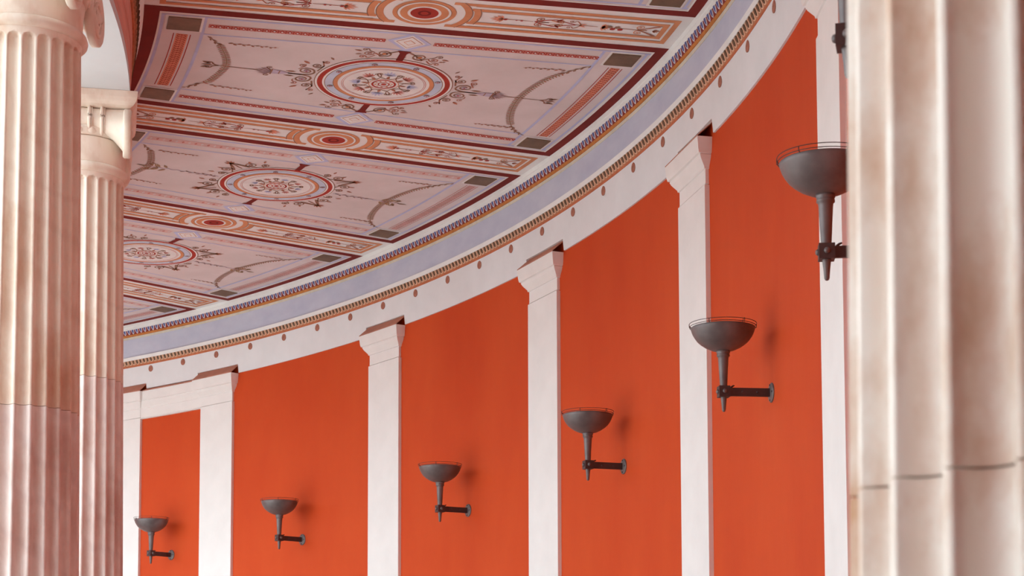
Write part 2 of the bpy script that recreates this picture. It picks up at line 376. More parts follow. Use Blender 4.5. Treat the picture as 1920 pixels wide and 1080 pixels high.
def painted_panel(kc, rich):
    g = Paint(kc)
    g.xband(lambda r: -(wp(r) - .09), lambda r: wp(r) - .09, Y1 + .1, Y2 - .07, 'ground', 1, 24)
    root = g.build('painted_panel', ceil)
    # split the wide ground in lateral strips for the curve of the ring
    b = Paint(kc)
    for s_ in (-1, 1):
        b.xband(lambda r: s_ * (wp(r) - .10), lambda r: s_ * wp(r), Y1, Y2, 'maroon', 2, 20)
    b.yband(Y1, Y1 + .12, lambda r: -wp(r) + .1, lambda r: wp(r) - .1, 'maroon', 2, 20)
    b.yband(Y2 - .085, Y2, lambda r: -wp(r) + .1, lambda r: wp(r) - .1, 'maroon', 2, 20)
    b.build('maroon_border', root)
    e = Paint(kc)
    for s_ in (-1, 1):
        e.xband(lambda r: s_ * (wp(r) - .118), lambda r: s_ * (wp(r) - .100), Y1 + .12, Y2 - .085, 'pale', 2, 20)
        e.xband(lambda r: s_ * (wp(r) - .165), lambda r: s_ * (wp(r) - .140), Y1 + .13, Y2 - .10, 'blue', 2, 20)
        e.xband(lambda r: s_ * (wp(r) - .500), lambda r: s_ * (wp(r) - .482), 14.315 - R0, 17.42 - R0, 'blue', 2, 20)
    e.yband(Y1 + .12, Y1 + .136, lambda r: -wp(r) + .1, lambda r: wp(r) - .1, 'pale', 2.4, 20)
    e.yband(Y2 - .10, Y2 - .085, lambda r: -wp(r) + .1, lambda r: wp(r) - .1, 'pale', 2.4, 20)
    for y0, y1, lim in ((13.985, 14.010, .14), (14.300, 14.325, .14), (17.395, 17.420, .14), (17.745, 17.765, .14)):
        e.yband(y0 - R0, y1 - R0, lambda r: -wp(r) + lim, lambda r: wp(r) - lim, 'blue', 2.8, 20)
    for y0, y1 in ((14.02, 14.30), (17.46, 17.74)):
        for s_ in (-1, 1):
            e.xband(lambda r: s_ * (wp(r) - .452), lambda r: s_ * (wp(r) - .440), y0 - R0, y1 - R0, 'blue', 2.2, 4)
    e.build('blue_line_frame', root)
    for (y0, y1) in ((14.04, 14.285), (17.48, 17.715)):
        for s_ in (-1, 1):
            q = Paint(kc)
            q.xband(lambda r: s_ * (wp(r) - .455), lambda r: s_ * (wp(r) - .150), y0 - .02 - R0, y1 + .02 - R0, 'pale', 3.2, 3)
            blk = Paint(kc); mb = blk.mb
            cs = [(s_ * (wp(y) - .43), y - R0) for y in (y0, y1)] + [(s_ * (wp(y) - .18), y - R0) for y in (y1, y0)]
            vs = [blk.p(x, y, 2) for x, y in cs] + [blk.p(x * 1.0, y, 8) for x, y in cs]
            mb.add(vs, [(4, 5, 6, 7)] + [(i, (i + 1) % 4, 4 + (i + 1) % 4, 4 + i) for i in range(4)], 'block')
            mb.v += q.mb.v and []
            o_ = len(mb.v); mb.v += q.mb.v
            for fc in q.mb.f: mb.f.append([o_ + i for i in fc]); mb.mi.append(mb.mid('pale')); mb.sm.append(False)
            blk.build('corner_block', root)
    base, dark, lite = ('rose', 'red', 'pale') if rich else ('rosepale', 'rose', 'pale')
    for s_ in (-1, 1):
        for ya, yb in ((14.345, 15.69), (16.075, 17.40)):
            q = Paint(kc)
            hw = .036 if rich else .05
            fx = lambda r: s_ * (wp(r) - .315)
            q.xband(lambda r: fx(r) - hw, lambda r: fx(r) + hw, ya - R0, yb - R0, base, 2, 10)
            nn = int((yb - ya) / .058)
            for i in range(nn):
                y = ya - R0 + (i + .5) * (yb - ya) / nn; x = fx(R0 + y)
                if rich:
                    q.poly([(x, y - .022), (x + .03, y), (x, y + .022), (x - .03, y)], dark, 3)
                    q.poly([(x, y - .010), (x + .014, y), (x, y + .010), (x - .014, y)], lite, 4)
                    for v in (-1, 1): q.leaf(x, y + .029, PI / 2 * v * 0 + (0 if v > 0 else PI), .03, .016, dark, 3)
                else:
                    q.poly([(x, y - .014), (x + .03, y), (x, y + .014), (x - .03, y)], dark if i % 2 else 'ground', 3)
            q.build('leaf_strip', root)
    for ra, rb, xw in ((14.12, 14.212, .59), (17.565, 17.645, .90)):
        q = Paint(kc); yc = (ra + rb) / 2 - R0
        q.yband(ra - R0, rb - R0, lambda r: -xw, lambda r: xw, 'salmon' if rich else 'rosepale', 2, 20)
        for yy in (ra - .022, rb + .014):
            q.yband(yy - R0, yy + .008 - R0, lambda r: -xw, lambda r: xw, 'red' if rich else 'rose', 2, 20)
        nn = int(2 * xw / .042)
        for i in range(nn):
            x = -xw + (i + .5) * 2 * xw / nn
            for sy in (-1, 1):
                q.stroke([(x - .018, yc + sy * .036), (x, yc + sy * .012), (x + .018, yc + sy * .036)], .008, .008, 'red' if rich else 'rose', 3)
            q.poly([(x, yc - .014), (x + .010, yc), (x, yc + .014), (x - .010, yc)], 'red' if rich else 'rose', 3)
        q.build('pattern_strip', root)
    for s_ in (-1, 1):
        q = Paint(kc); x = s_ * .945
        def dia(k, mat, l): q.poly([(x + .118 * k, 0), (x, .108 * k), (x - .118 * k, 0), (x, -.108 * k)], mat, l)
        dia(1.62, 'blue', 2.6); dia(1.22, 'pale', 3); dia(1.0, 'brownred', 3.5); dia(.93, 'pale', 4); dia(.45, 'ochre', 4.5); dia(.38, 'pale', 5)
        q.build('diamond', root)
    # central medallion
    q = Paint(kc)
    q.disc(0, 0, .572, 'brown', 3, 72); q.disc(0, 0, .565, 'pale', 3.5, 72)
    q.disc(0, 0, .547, 'maroon', 4, 72) if False else q.disc(0, 0, .547, 'red', 4, 72)
    q.disc(0, 0, .505, 'pale', 4.5, 72); q.disc(0, 0, .488, 'brown', 5, 72); q.disc(0, 0, .482, 'medblue', 5.5, 72)
    q.disc(0, 0, .418, 'brown', 6, 72); q.disc(0, 0, .412, 'ochre', 6.5, 72); q.disc(0, 0, .378, 'pale', 7, 72)
    q.ring(0, 0, .345, .349, 'rose', 8); q.ring(0, 0, .332, .336, 'rose', 8)
    for i in range(8):
        a = PI / 8 + i * PI / 4
        q.disc(.448 * math.cos(a), .448 * math.sin(a), .024, 'brown', 8, 14); q.disc(.448 * math.cos(a), .448 * math.sin(a), .018, 'mauve', 9, 12); q.disc(.448 * math.cos(a), .448 * math.sin(a), .007, 'red', 10, 8)
    q.ring(0, 0, .085, .102, 'red', 8); q.ring(0, 0, .12, .126, 'ochre', 8); q.ring(0, 0, .04, .05, 'red', 8, 20); q.disc(0, 0, .022, 'red', 8, 12)
    for i in range(10):
        a = i * PI / 5; q.disc(.068 * math.cos(a), .068 * math.sin(a), .010, 'ochre', 8, 8)
    for i in range(8):
        a = i * PI / 4; ca, sa = math.cos(a), math.sin(a)
        q.palmette(.20 * ca, .20 * sa, a, .10 if rich else .07, 'blue' if i % 2 == 0 else 'rose', 7, 1.2, 8)
        for s_ in (-1, 1):
            aa = a + s_ * .2; q.spiral(.235 * math.cos(aa + s_ * .14), .235 * math.sin(aa + s_ * .14), .028, a + s_ * 2.2, s_ * -1.1, .007, 'brown', 9, tail=(.13 * ca, .13 * sa))
        q.leaf(.13 * ca, .13 * sa, a, .06, .03, 'brownred', 9)
    for s_ in (-1, 1):
        q.xband(lambda r: s_ * .545, lambda r: s_ * .75, -.028, .028, 'maroon', 4, 2)
        q.poly([(s_ * .70, -.028), (s_ * .755, -.055), (s_ * .755, .055), (s_ * .70, .028)], 'maroon', 4.3)
    q.build('medallion', root)
    # scrollwork around the medallion
    q = Paint(kc)
    if rich:
        for sx in (-1, 1):
            for sy in (-1, 1):
                q.spiral(sx * .655, sy * .145, .062, -PI / 2 * sy * sx * 0 + (PI if sx > 0 else 0), 1.7 * sx * sy, .013, 'brown', 3, tail=(sx * .74, sy * .035))
                q.spiral(sx * .63, sy * .265, .042, PI / 2 * -sy, -1.5 * sx * sy, .010, 'brownred', 3, tail=(sx * .60, sy * .17))
                q.spiral(sx * .70, sy * .30, .030, PI / 2 * -sy, 1.3 * sx * sy, .008, 'brown', 3, tail=(sx * .66, sy * .22))
                q.spiral(sx * .545, sy * .30, .030, PI / 2 * -sy, 1.3 * sx * sy, .009, 'brownred', 3, tail=(sx * .60, sy * .21))
                q.leaf(sx * .66, sy * .32, sy * PI / 2 + .2 * sx, .07, .025, 'brownred'); q.leaf(sx * .60, sy * .31, sy * PI / 2 - .3 * sx, .06, .022, 'brown')
                q.disc(sx * .655, sy * .145, .018, 'ochre', 4, 10)
                # along the ring axis
                q.spiral(sx * .095, sy * .665, .066, -sy * PI / 2, 1.7 * sx * sy, .014, 'brown', 3, tail=(0, sy * .80))
                q.spiral(sx * .235, sy * .60, .048, -sy * PI / 2, -1.6 * sx * sy, .011, 'brown', 3, tail=(sx * .12, sy * .58))
                q.spiral(sx * .335, sy * .545, .030, PI / 2 * sy, 1.3 * sx * sy, .009, 'brownred', 3, tail=(sx * .25, sy * .55))
                q.spiral(sx * .205, sy * .715, .030, 0, 1.2 * sx * sy, .008, 'brownred', 3, tail=(sx * .12, sy * .735))
                q.leaf(sx * .26, sy * .67, sy * .8 if sx > 0 else PI - sy * .8, .08, .03, 'brownred'); q.leaf(sx * .05, sy * .74, sy * PI / 2, .09, .03, 'brown')
                q.disc(sx * .095, sy * .665, .022, 'mauve', 4, 10); q.disc(sx * .095, sy * .665, .010, 'red', 5, 8)
                q.leaf(sx * .40, sy * .50, sy * .6 if sx > 0 else PI - sy * .6, .06, .02, 'brown')
    else:
        for sx in (-1, 1):
            for sy in (-1, 1):
                ca, sa = sx * math.cos(.95), sy * math.sin(.95)
                for d, rr in ((-.22, .06), (.22, .06), (-.42, .04), (.42, .04)):
                    a = math.atan2(sa, ca) + d; R_ = .66 if abs(d) < .3 else .62
                    q.spiral(R_ * math.cos(a), R_ * math.sin(a), rr, a + PI + (1 if d > 0 else -1), 1.6 * (1 if d > 0 else -1), .012, 'brown', 3, tail=(.80 * ca, .80 * sa))
                    q.leaf(.70 * math.cos(a), .70 * math.sin(a), a + d, .07, .026, 'brownred')
                q.palmette(.76 * ca, .76 * sa, math.atan2(sa, ca), .11, 'brownred', 5, .9)
                q.stroke([(.6 * ca, .6 * sa), (.8 * ca, .8 * sa)], .014, .01, 'brown')
    q.build('scrollwork', root)
    # staff with sheaf on each side, along the axis of the field
    for sy in (-1, 1):
        q = Paint(kc)
        if rich:
            q.stroke([(0, sy * .70), (0, sy * .80)], .02, .008, 'brownred')
            q.poly([(-.008, sy * .80), (.008, sy * .80), (.040, sy * .86), (.046, sy * .93), (-.046, sy * .93), (-.040, sy * .86)], 'mauve', 3)
            q.stroke([(-.06, sy * .935), (.06, sy * .935)], .014, .014, 'brown', 4); q.stroke([(-.035, sy * .87), (.035, sy * .87)], .010, .010, 'brown', 4)
            for i in range(11):
                a = sy * PI / 2 + (i - 5) * .2; q.leaf(0, sy * .93, a, .15 - .006 * abs(i - 5), .014, 'mauve' if i % 2 else 'brown', 3)
            for s_ in (-1, 1): q.spiral(s_ * .085, sy * .96, .028, 0 if s_ < 0 else PI, s_ * 1.2, .007, 'brown', 3)
            q.stroke([(0, sy * 1.04), (0, sy * 1.40)], .012, .007, 'brown')
            for s_ in (-1, 1):
                q.spiral(s_ * .045, sy * 1.44, .026, -sy * PI / 2, s_ * sy * 1.2, .012, 'brown', 3, tail=(0, sy * 1.36))
                q.leaf(s_ * .03, sy * 1.43, sy * PI / 2 - s_ * .5 * sy, .08, .035, 'brown')
            q.leaf(0, sy * 1.40, sy * PI / 2, .10, .03, 'brown')
        else:
            q.stroke([(.012 * math.sin(i * 1.3), sy * (.60 + .8 * i / 40)) for i in range(41)], .014, .010, 'mauve')
            for i in range(9): q.leaf(0, sy * (.62 + .04 * i), sy * PI / 2 + (.7 if i % 2 else -.7), .05, .018, 'brown')
            for s_ in (-1, 1):
                for j in range(3): q.leaf(s_ * .02, sy * (1.12 + .07 * j), sy * PI / 2 - s_ * sy * 1.0, .10, .035, 'olive')
                q.spiral(s_ * .08, sy * 1.28, .03, -sy * PI / 2, s_ * sy * 1.2, .012, 'olive', 3, tail=(0, sy * 1.2))
            q.leaf(0, sy * 1.3, sy * PI / 2, .12, .03, 'olive')
        q.build('staff', root)
    gl = [(.60, 14.36), (.49, 14.44), (.40, 14.49), (.04, 14.58), (-.35, 14.52), (-.47, 14.44), (-.57, 14.36)]
    garland('garland', root, kc, [(x, y - R0) for x, y in gl], [((.50, 14.53 - R0), (.52, 14.92 - R0)), ((-.47, 14.53 - R0), (-.50, 14.90 - R0))], -1)
    gr = [(.89, 17.40), (.74, 17.28), (.47, 17.13), (0, 17.06), (-.45, 17.13), (-.77, 17.27), (-.90, 17.39)]
    garland('garland', root, kc, [(x, y - R0) for x, y in gr], [((.74, 17.23 - R0), (.70, 16.88 - R0)), ((-.75, 17.23 - R0), (-.74, 16.90 - R0))], 1)
    return root

def painted_rib(kc):
    g = Paint(kc)
    hw = lambda r: r * .5 * 5 * abs(DL) - wp(r)       # half width left between two fields
    g.xband(lambda r: -hw(r), lambda r: hw(r), Y1, Y2, 'rib', 1, 20)
    root = g.build('painted_rib', ceil)
    q = Paint(kc)
    for s_ in (-1, 1):
        # outer and inner ochre frame on each side of the roundel
        for xo, xi, ra, rb, ye in ((.238, .192, .305, .355, 1.925), (.148, .104, .372, .42, 1.862)):
            for sx in (-1, 1):
                ystart = s_ * math.sqrt(max(.0, ra * ra - xo * xo)); yend = s_ * ye
                q.xband(lambda r: sx * xo, lambda r: sx * xi, ystart, yend, 'ochre', 2, 12)
                q.xband(lambda r: sx * (xi - .0), lambda r: sx * (xi - .006), s_ * rb, yend - s_ * .045, 'brown', 2.7, 12)
            q.yband(s_ * (ye - .045), s_ * ye, lambda r: -xo, lambda r: xo, 'ochre', 2.2, 6)
            a_ = math.asin(min(1, xo / ra)); b_ = math.asin(min(1, xi / rb)); am = min(a_, 1.15)
            n = 20; rows = [[], []]
            for i in range(n + 1):
                for j, (rr, aa) in enumerate(((ra, am), (rb, math.asin(min(1, xo / rb))))):
                    t = -aa + 2 * aa * i / n; rows[j].append((rr * math.sin(t), s_ * rr * math.cos(t)))
            q.grid(rows, 'ochre', 2.4)
            q.grid([[(x * 1.0, y) for x, y in rows[1]], [(x * (1 + .008 / rb), y * (1 + .008 / rb)) for x, y in rows[1]]], 'brown', 2.9)
    q.build('ochre_frame', root)
    q = Paint(kc)
    q.disc(0, 0, .238, 'ochre', 3, 56); q.disc(0, 0, .205, 'brown', 3.5, 56); q.disc(0, 0, .200, 'pale', 4, 56); q.disc(0, 0, .182, 'ochre', 4.5, 56)
    q.disc(0, 0, .126, 'pale', 5, 48); q.disc(0, 0, .105, 'red', 5.5, 40); q.ring(0, 0, .03, .05, 'maroon', 6.5, 20)
    q.build('roundel', root)
    for s_ in (-1, 1):
        q = Paint(kc)
        def ax(a, b, w, mat='brownred'): q.stroke([(0, s_ * a), (0, s_ * b)], w, w * .7, mat)
        q.palmette(0, s_ * .60, -s_ * PI / 2, .11, 'salmon', 7, 1.2); q.disc(0, s_ * .615, .016, 'red', 4, 10)
        ax(.62, 1.85 if False else .83, .008); q.disc(0, s_ * .74, .012, 'red', 4, 8); q.disc(0, s_ * .70, .009, 'red', 4, 8)
        for sx in (-1, 1):
            q.stroke([(0, s_ * .84), (sx * .035, s_ * .90), (sx * .065, s_ * .99), (sx * .03, s_ * 1.08), (0, s_ * 1.16)], .012, .008, 'red')
            q.spiral(sx * .055, s_ * .88, .030, -s_ * PI / 2, sx * s_ * 1.4, .008, 'brownred', 3, tail=(0, s_ * .95))
            q.spiral(sx * .035, s_ * 1.03, .028, s_ * PI / 2, -sx * s_ * 1.4, .008, 'ochre', 3, tail=(sx * .05, s_ * .96))
            q.spiral(sx * .06, s_ * 1.12, .024, s_ * PI / 2, sx * s_ * 1.2, .007, 'brownred', 3, tail=(0, s_ * 1.2))
            q.leaf(sx * .03, s_ * 1.0, s_ * PI / 2 - sx * s_ * .9, .07, .025, 'red'); q.leaf(0, s_ * 1.18, s_ * PI / 2 - sx * s_ * .5, .07, .022, 'salmon')
        ax(1.14, 1.33, .008)
        for i in range(7): q.leaf(0, s_ * 1.36, s_ * PI / 2 + (i - 3) * .42, .07, .026, 'ochre' if i % 2 else 'salmon')
        for i in range(4): q.disc(0.018 * (-1) ** i, s_ * (1.42 + .03 * i), .022, 'red' if i % 2 else 'brown', 4, 10)
        ax(1.52, 1.68, .008)
        for sx in (-1, 1):
            q.stroke([(0, s_ * 1.64), (sx * .02, s_ * 1.68), (sx * .05, s_ * 1.73), (sx * .095, s_ * 1.80)], .008, .022, 'brownred')
            q.spiral(sx * .055, s_ * 1.66, .03, -s_ * PI / 2, sx * s_ * 1.4, .008, 'ochre', 3, tail=(0, s_ * 1.72))
        q.palmette(0, s_ * 1.76, s_ * PI / 2, .07, 'brownred', 5, .8)
        q.build('arabesque', root)
    return root
for kc, rich in ((12.5, 1), (7.5, 1), (2.5, 0), (-2.5, 0), (-7.5, 0), (17.5, 1)): painted_panel(kc, rich)
for kc in (15, 10, 5, 0, -5, -10): painted_rib(kc)

# ring beam over the colonnade
RCOL = 13.41
b = MB(); arc_sweep(b, [(13.08, 5.98), (13.757, 5.98), (13.757, 6.05), (13.10, 6.05)], KA, KE, 'soffit', 0.25)
beam = b.build('trim_2', kind='structure', label='white beam soffit and moulded entablature resting on the columns', category='entablature')
def beam_part(name, prof, mat):
    mb = MB(); arc_sweep(mb, prof, KA, KE, mat, 0.25); return mb.build(name, beam)
beam_part('beam_face', [(13.10, 6.05), (13.758, 6.05), (13.758, 6.24), (13.766, 6.245), (13.766, 6.45), (13.10, 6.45)], 'beamface')
beam_part('brown_fillet', [(13.10, 6.45), (13.778, 6.45), (13.78, 6.48), (13.10, 6.48)], 'terra')
beam_part('leaf_moulding_bed', [(13.10, 6.48), (13.78, 6.48), (13.80, 6.60), (13.10, 6.60)], 'terra')
beam_part('pale_crown_band', [(13.10, 6.60), (13.81, 6.60), (13.818, 6.72), (13.845, 6.74), (13.845, ZC), (13.10, ZC)], 'bandwhite')
leaf_row('leaf_moulding', beam, 13.78, 6.48, 13.80, 6.60, 5, 4, 24, [([(-.33, 1), (-.3, .4), (0, .05), (.3, .4), (.33, 1)], .01, 'tan'), ([(-.18, 1), (-.15, .5), (0, .2), (.15, .5), (.18, 1)], .016, 'tandark')], inward=1)
beam_part('outer_cornice', [(12.7, 7.2), (13.2, 7.2), (13.2, 8.0), (12.7, 8.0)], 'soffit')

# ------------------------------------------------------------------ pilasters (local: x along the wall, y towards the court)
HWP, QP = .325, .04
CAP = [(5.612, -.022), (5.622, -.022), (5.622, -.008), (5.632, -.010), (5.735, -.010), (5.738, .002), (5.752, .004), (5.76, .010), (5.80, .040), (5.825, .052), (5.832, .048), (5.838, .064), (5.862, .070), (5.955, .080)]
def prism_rows(mb, rows, mat, back=-.006):
    """stack of rectangles (half width, depth, z) against the wall"""
    vs = []
    for hw, q, z in rows: vs += [(-hw, back, z), (hw, back, z), (hw, q, z), (-hw, q, z)]
    fs = [(3, 2, 1, 0)]
    for i in range(len(rows) - 1):
        for j in range(4): fs.append((4 * i + j, 4 * i + (j + 1) % 4, 4 * i + 4 + (j + 1) % 4, 4 * i + 4 + j))
    n = 4 * (len(rows) - 1); fs.append((n, n + 1, n + 2, n + 3)); mb.add(vs, fs, mat)
def make_pilaster(k):
    t = empty('pilaster', cyl(RW, k, 0), th(k) + PI / 2)
    a = MB(); prism_rows(a, [(HWP + .05, QP + .05, 0), (HWP + .05, QP + .05, .25), (HWP + .02, QP + .02, .30)], 'white'); a.build('base', t)
    a = MB(); prism_rows(a, [(HWP, QP, .30), (HWP, QP, 5.612)], 'white'); a.build('shaft', t)
    a = MB(); prism_rows(a, [(HWP + e, QP + e, z) for z, e in CAP], 'white'); a.build('capital', t)
    a = MB(); hw = HWP + .078; y0, z0, y1, z1 = QP + .079, 5.957, .004, 6.058; d = .008
    vs = [(x, y, z) for x in (-hw, hw) for y, z in ((y0, z0), (y1, z1), (y1, z1 + d), (y0, z0 + d))]
    a.add(vs, [(0, 1, 2, 3), (7, 6, 5, 4), (0, 4, 5, 1), (1, 5, 6, 2), (2, 6, 7, 3), (3, 7, 4, 0)], 'brownsheet')
    a.build('sloping_cap', t, label='brown sloping strip on top of the capital')
    return t
p0 = make_pilaster(0)
G = 'white pilasters along the red wall'
tag(p0, 'third white pilaster from the left, just left of the central orange panel', 'pilaster', G)
for k, lab in ((-5, 'white pilaster at the right end of the continuous door-head moulding'),
               (-KD, 'white pilaster partly hidden by the second marble column, farthest left on the wall'),
               (4.97, 'white pilaster just right of the middle, with a brown strip above its capital'),
               (9.92, 'tall white pilaster partly behind the bowl of the largest whole torch sconce'),
               (15, 'white pilaster beside the large near marble column on the right'),
               (20, 'white pilaster hidden behind the large near marble column')):
    dup(p0, cyl(RW, k, 0), th(k) + PI / 2, label=lab, category='pilaster', group=G)
# door head joining the two left pilasters
d = MB(); prof = [(RW - (QP + e * .62 - .012), z) for z, e in CAP]; prof[0] = (RW - .03, 5.60)
arc_sweep(d, prof + [(B, 5.955), (B, 5.60)], -KD + .40, -5 - .40, 'white', 0.2)
t3 = d.build('trim_3', kind='structure', label='white door-head moulding joining the two leftmost pilasters', category='moulding')
d = MB(); arc_sweep(d, [(RW - .078, 5.957), (RW - .004, 5.99), (RW - .004, 5.998), (RW - .078, 5.965)], -KD + .58, -5 - .58, 'brownsheet', 0.2)
d.build('sloping_cap', t3)

# ------------------------------------------------------------------ marble columns (local: x outward from the court, z up)
def rsh(z): return .375 - .0125 * (z - .35)
def drum(z0, z1, mat, phase, top=False, bottom=False, zt=5.395):
    NF, PS = 24, 12; depth = .036
    zs = [z0 + (z1 - z0) * i / 6 for i in range(7)]
    hwf = .39 * 2 * PI / NF * rsh(zt)
    if top:
        zs = [z0 + (zt - hwf - z0) * i / 6 for i in range(7)] + [zt - hwf + hwf * math.sin(PI / 2 * i / 8) for i in range(1, 9)] + [zt + .012, zt + .03]
    n = NF * PS; vs = []; fs = []; sm = []
    for z in zs:
        ws = 1.0
        if top and z > zt - hwf: ws = math.sqrt(max(0, 1 - ((z - (zt - hwf)) / hwf) ** 2)) if z < zt else 0
        for i in range(n):
            u = (i % PS) / PS - .5; a = phase + 2 * PI * i / n; R = rsh(z)
            lim = .39 * ws
            dd = depth * (.35 + .65 * ws) * math.sqrt(max(0, 1 - (u / lim) ** 2)) if lim > 1e-4 and abs(u) < lim else 0
            if top and z > zt: R += (z - zt) * .25
            vs.append(((R - dd) * math.cos(a), (R - dd) * math.sin(a), z))
    for j in range(len(zs) - 1):
        for i in range(n): fs.append((j * n + i, j * n + (i + 1) % n, (j + 1) * n + (i + 1) % n, (j + 1) * n + i))
    mb = MB(); mb.add(vs, fs, mat, True)
    mb.add(vs[:n], [list(range(n - 1, -1, -1))], mat); mb.add(vs[-n:], [list(range(n))], mat)
    return mb
def ionic_capital(t, mat):
    a = MB(); a.lathe([(.318, 5.425), (.330, 5.430), (.347, 5.445), (.350, 5.460), (.345, 5.478), (.330, 5.490), (.322, 5.492)], 72, mat); a.build('astragal', t)
    a = MB(); a.lathe([(.318, 5.492), (.318, 5.50), (.322, 5.60), (.330, 5.66), (.330, 5.668), (.322, 5.672)], 72, mat); a.build('necking', t)
    a = MB(); a.lathe([(.322, 5.674), (.338, 5.678), (.345, 5.69), (.358, 5.708), (.362, 5.72), (.355, 5.735), (.30, 5.74)], 72, mat)
    ech = a.build('echinus', t)
    e = MB()
    for i in range(24):
        an = 2 * PI * i / 24; ca, sa = math.cos(an), math.sin(an); vs = []; fs = []
        for j in range(5):
            z = 5.682 + .036 * j / 4; R = .342 + .018 * (j / 4) ** .8
            for q in range(5):
                s_ = (q - 2) / 2; wd = .030 * math.sin(PI * (.15 + .75 * j / 4)) ; bul = .008 * (1 - s_ * s_)
                vs.append(((R + bul) * ca - s_ * wd * sa, (R + bul) * sa + s_ * wd * ca, z))
        for j in range(4):
            for q in range(4): fs.append((j * 5 + q, j * 5 + q + 1, j * 5 + q + 6, j * 5 + q + 5))
        e.add(vs, fs, mat, True)
    e.build('egg_carving', ech, kind='stuff')
    XF = .345
    a = MB(); a.box(-XF + .01, XF - .01, -.29, .29, 5.73, 5.872, mat); a.build('capital_body', t)
    zb = lambda x: 5.705 - .165 * (max(0, abs(x) - .11) / .22) ** 2.1
    for sy in (-1, 1):
        vs = []; fs = []; N = 32; xs = [-XF + .035 + (2 * XF - .07) * i / 30 for i in range(31)]
        for x in xs:
            lo = zb(x); h = (5.872 - lo) / 2; zc = (5.872 + lo) / 2; wv = h * .92
            for i in range(N):
                an = 2 * PI * i / N; vs.append((x, sy * .285 + wv * math.cos(an), zc + h * math.sin(an)))
        for j in range(30):
            for i in range(N): fs.append((j * N + i, j * N + (i + 1) % N, (j + 1) * N + (i + 1) % N, (j + 1) * N + i))
        a = MB(); a.add(vs, fs, mat, True); bol = a.build('bolster', t)
        a = MB()
        for x in (-.155, -.07, .07, .155):
            lo = zb(x); h = (5.872 - lo) / 2 + .012; zc = (5.872 + lo) / 2; pr_ = []
            a.tube([(x, sy * .285 + h * .92 * math.cos(2 * PI * i / 32), zc + h * math.sin(2 * PI * i / 32)) for i in range(32)], .012, 8, mat, closed=True)
            a.tube([(x + .018, sy * .285 + (h - .006) * .92 * math.cos(2 * PI * i / 32), zc + (h - .006) * math.sin(2 * PI * i / 32)) for i in range(32)], .006, 6, mat, closed=True)
        a.build('balteus', bol)
        for sx in (-1, 1):
            RV, zv, yv = .168, 5.706, sy * .288
            prof = [(RV - .012, sx * (XF - .045)), (RV, sx * (XF - .035)), (RV, sx * (XF + .004)), (RV - .012, sx * (XF + .012)), (RV - .022, sx * (XF + .004)), (.02, sx * (XF - .004))]
            a = MB(); a.lathe(prof, 48, mat, center=(0, yv, zv), axis='x'); vo = a.build('volute', t)
            a = MB(); pts = []; rr = []
            for i in range(90):
                u = i / 89; an = PI / 2 + sy * sx * 0 + (sy) * 2 * PI * 2.6 * u; q = (RV - .012) * math.exp(-1.75 * u)
                pts.append((sx * (XF + .006), yv - q * math.sin(an) * sy * 0 + q * math.cos(an), zv + q * math.sin(an))); rr.append(.013 * (1 - .6 * u))
            # stem of tube is flat against the face
            a.tube(pts, rr, 8, mat); a.build('scroll', vo)
            a = MB(); a.lathe([(.034, sx * (XF - .004)), (.034, sx * (XF + .012)), (.022, sx * (XF + .022)), (.004, sx * (XF + .025))], 20, mat, center=(0, yv, zv), axis='x'); a.build('eye', vo)
    # abacus with an ovolo edge
    rows = [(.330, 5.866), (.345, 5.870), (.368, 5.884), (.386, 5.908), (.391, 5.930), (.393, 5.935), (.396, 5.9785)]
    vs = []; fs = []
    for hw, z in rows: vs += [(-hw, -hw, z), (hw, -hw, z), (hw, hw, z), (-hw, hw, z)]
    fs.append((3, 2, 1, 0))
    for i in range(len(rows) - 1):
        for j in range(4): fs.append((4 * i + j, 4 * i + (j + 1) % 4, 4 * i + 4 + (j + 1) % 4, 4 * i + 4 + j))
    q = 4 * (len(rows) - 1); fs.append((q, q + 1, q + 2, q + 3))
    a = MB(); a.add(vs, fs, mat); a.build('abacus', t)
def column(loc, rz, joints, phase, mats, label, group, capital=True):
    t = empty('fluted_column', loc, rz, label=label, category='column', group=group, kind='thing')
    a = MB(); a.box(-.52, .52, -.52, .52, 0, .12, mats[0]); a.build('plinth', t)
    a = MB(); a.lathe([(.40, .12), (.49, .13), (.515, .165), (.49, .20), (.44, .205), (.42, .23), (.425, .25), (.46, .255), (.475, .28), (.46, .305), (.41, .31), (.395, .35)], 72, mats[0]); a.build('base_moulding', t)
    zs = [.352] + joints + [5.425]
    for i in range(len(zs) - 1):
        top = i == len(zs) - 2
        drum(zs[i] + (.0015 if i else 0), zs[i + 1] - .0015, mats[min(i, len(mats) - 1)], phase, top).build('drum', t)
    ionic_capital(t, mats[-1])
    return t
PH = math.radians(11)
GC = 'columns of the round colonnade'
def ring_column(k, joints, mats, label): return column(cyl(RCOL, k, 0), th(k), joints, PH, mats, label, GC)
ring_column(15, [1.75, 3.325], ['marble_low', 'marble_low', 'marble'], 'fluted marble column at the left edge, its scrolled capital cut by the frame')
ring_column(10, [2.1, 3.99], ['marble_low', 'marble_low', 'marble'], 'fluted marble column second from the left, with its whole scrolled capital in view')
ring_column(20, [1.8, 3.5], ['marble_low', 'marble_low', 'marble'], 'fluted marble column left of the frame, nearest the entrance')
ring_column(0, [2.0, 3.9], ['marble_low', 'marble_low', 'marble'], 'fluted marble column far behind the two columns on the left')
ring_column(5, [1.9, 3.6], ['marble_low', 'marble_low', 'marble'], 'fluted marble column hidden behind the two columns on the left')
# the column at the entrance, close to the camera
column((18.414, 2.273, 0), 0, [1.878, 3.7], math.radians(6.3), ['marble_stain', 'marble_stain', 'marble_stain'],
       'large stained marble column out of focus at the right edge', 'entrance columns')

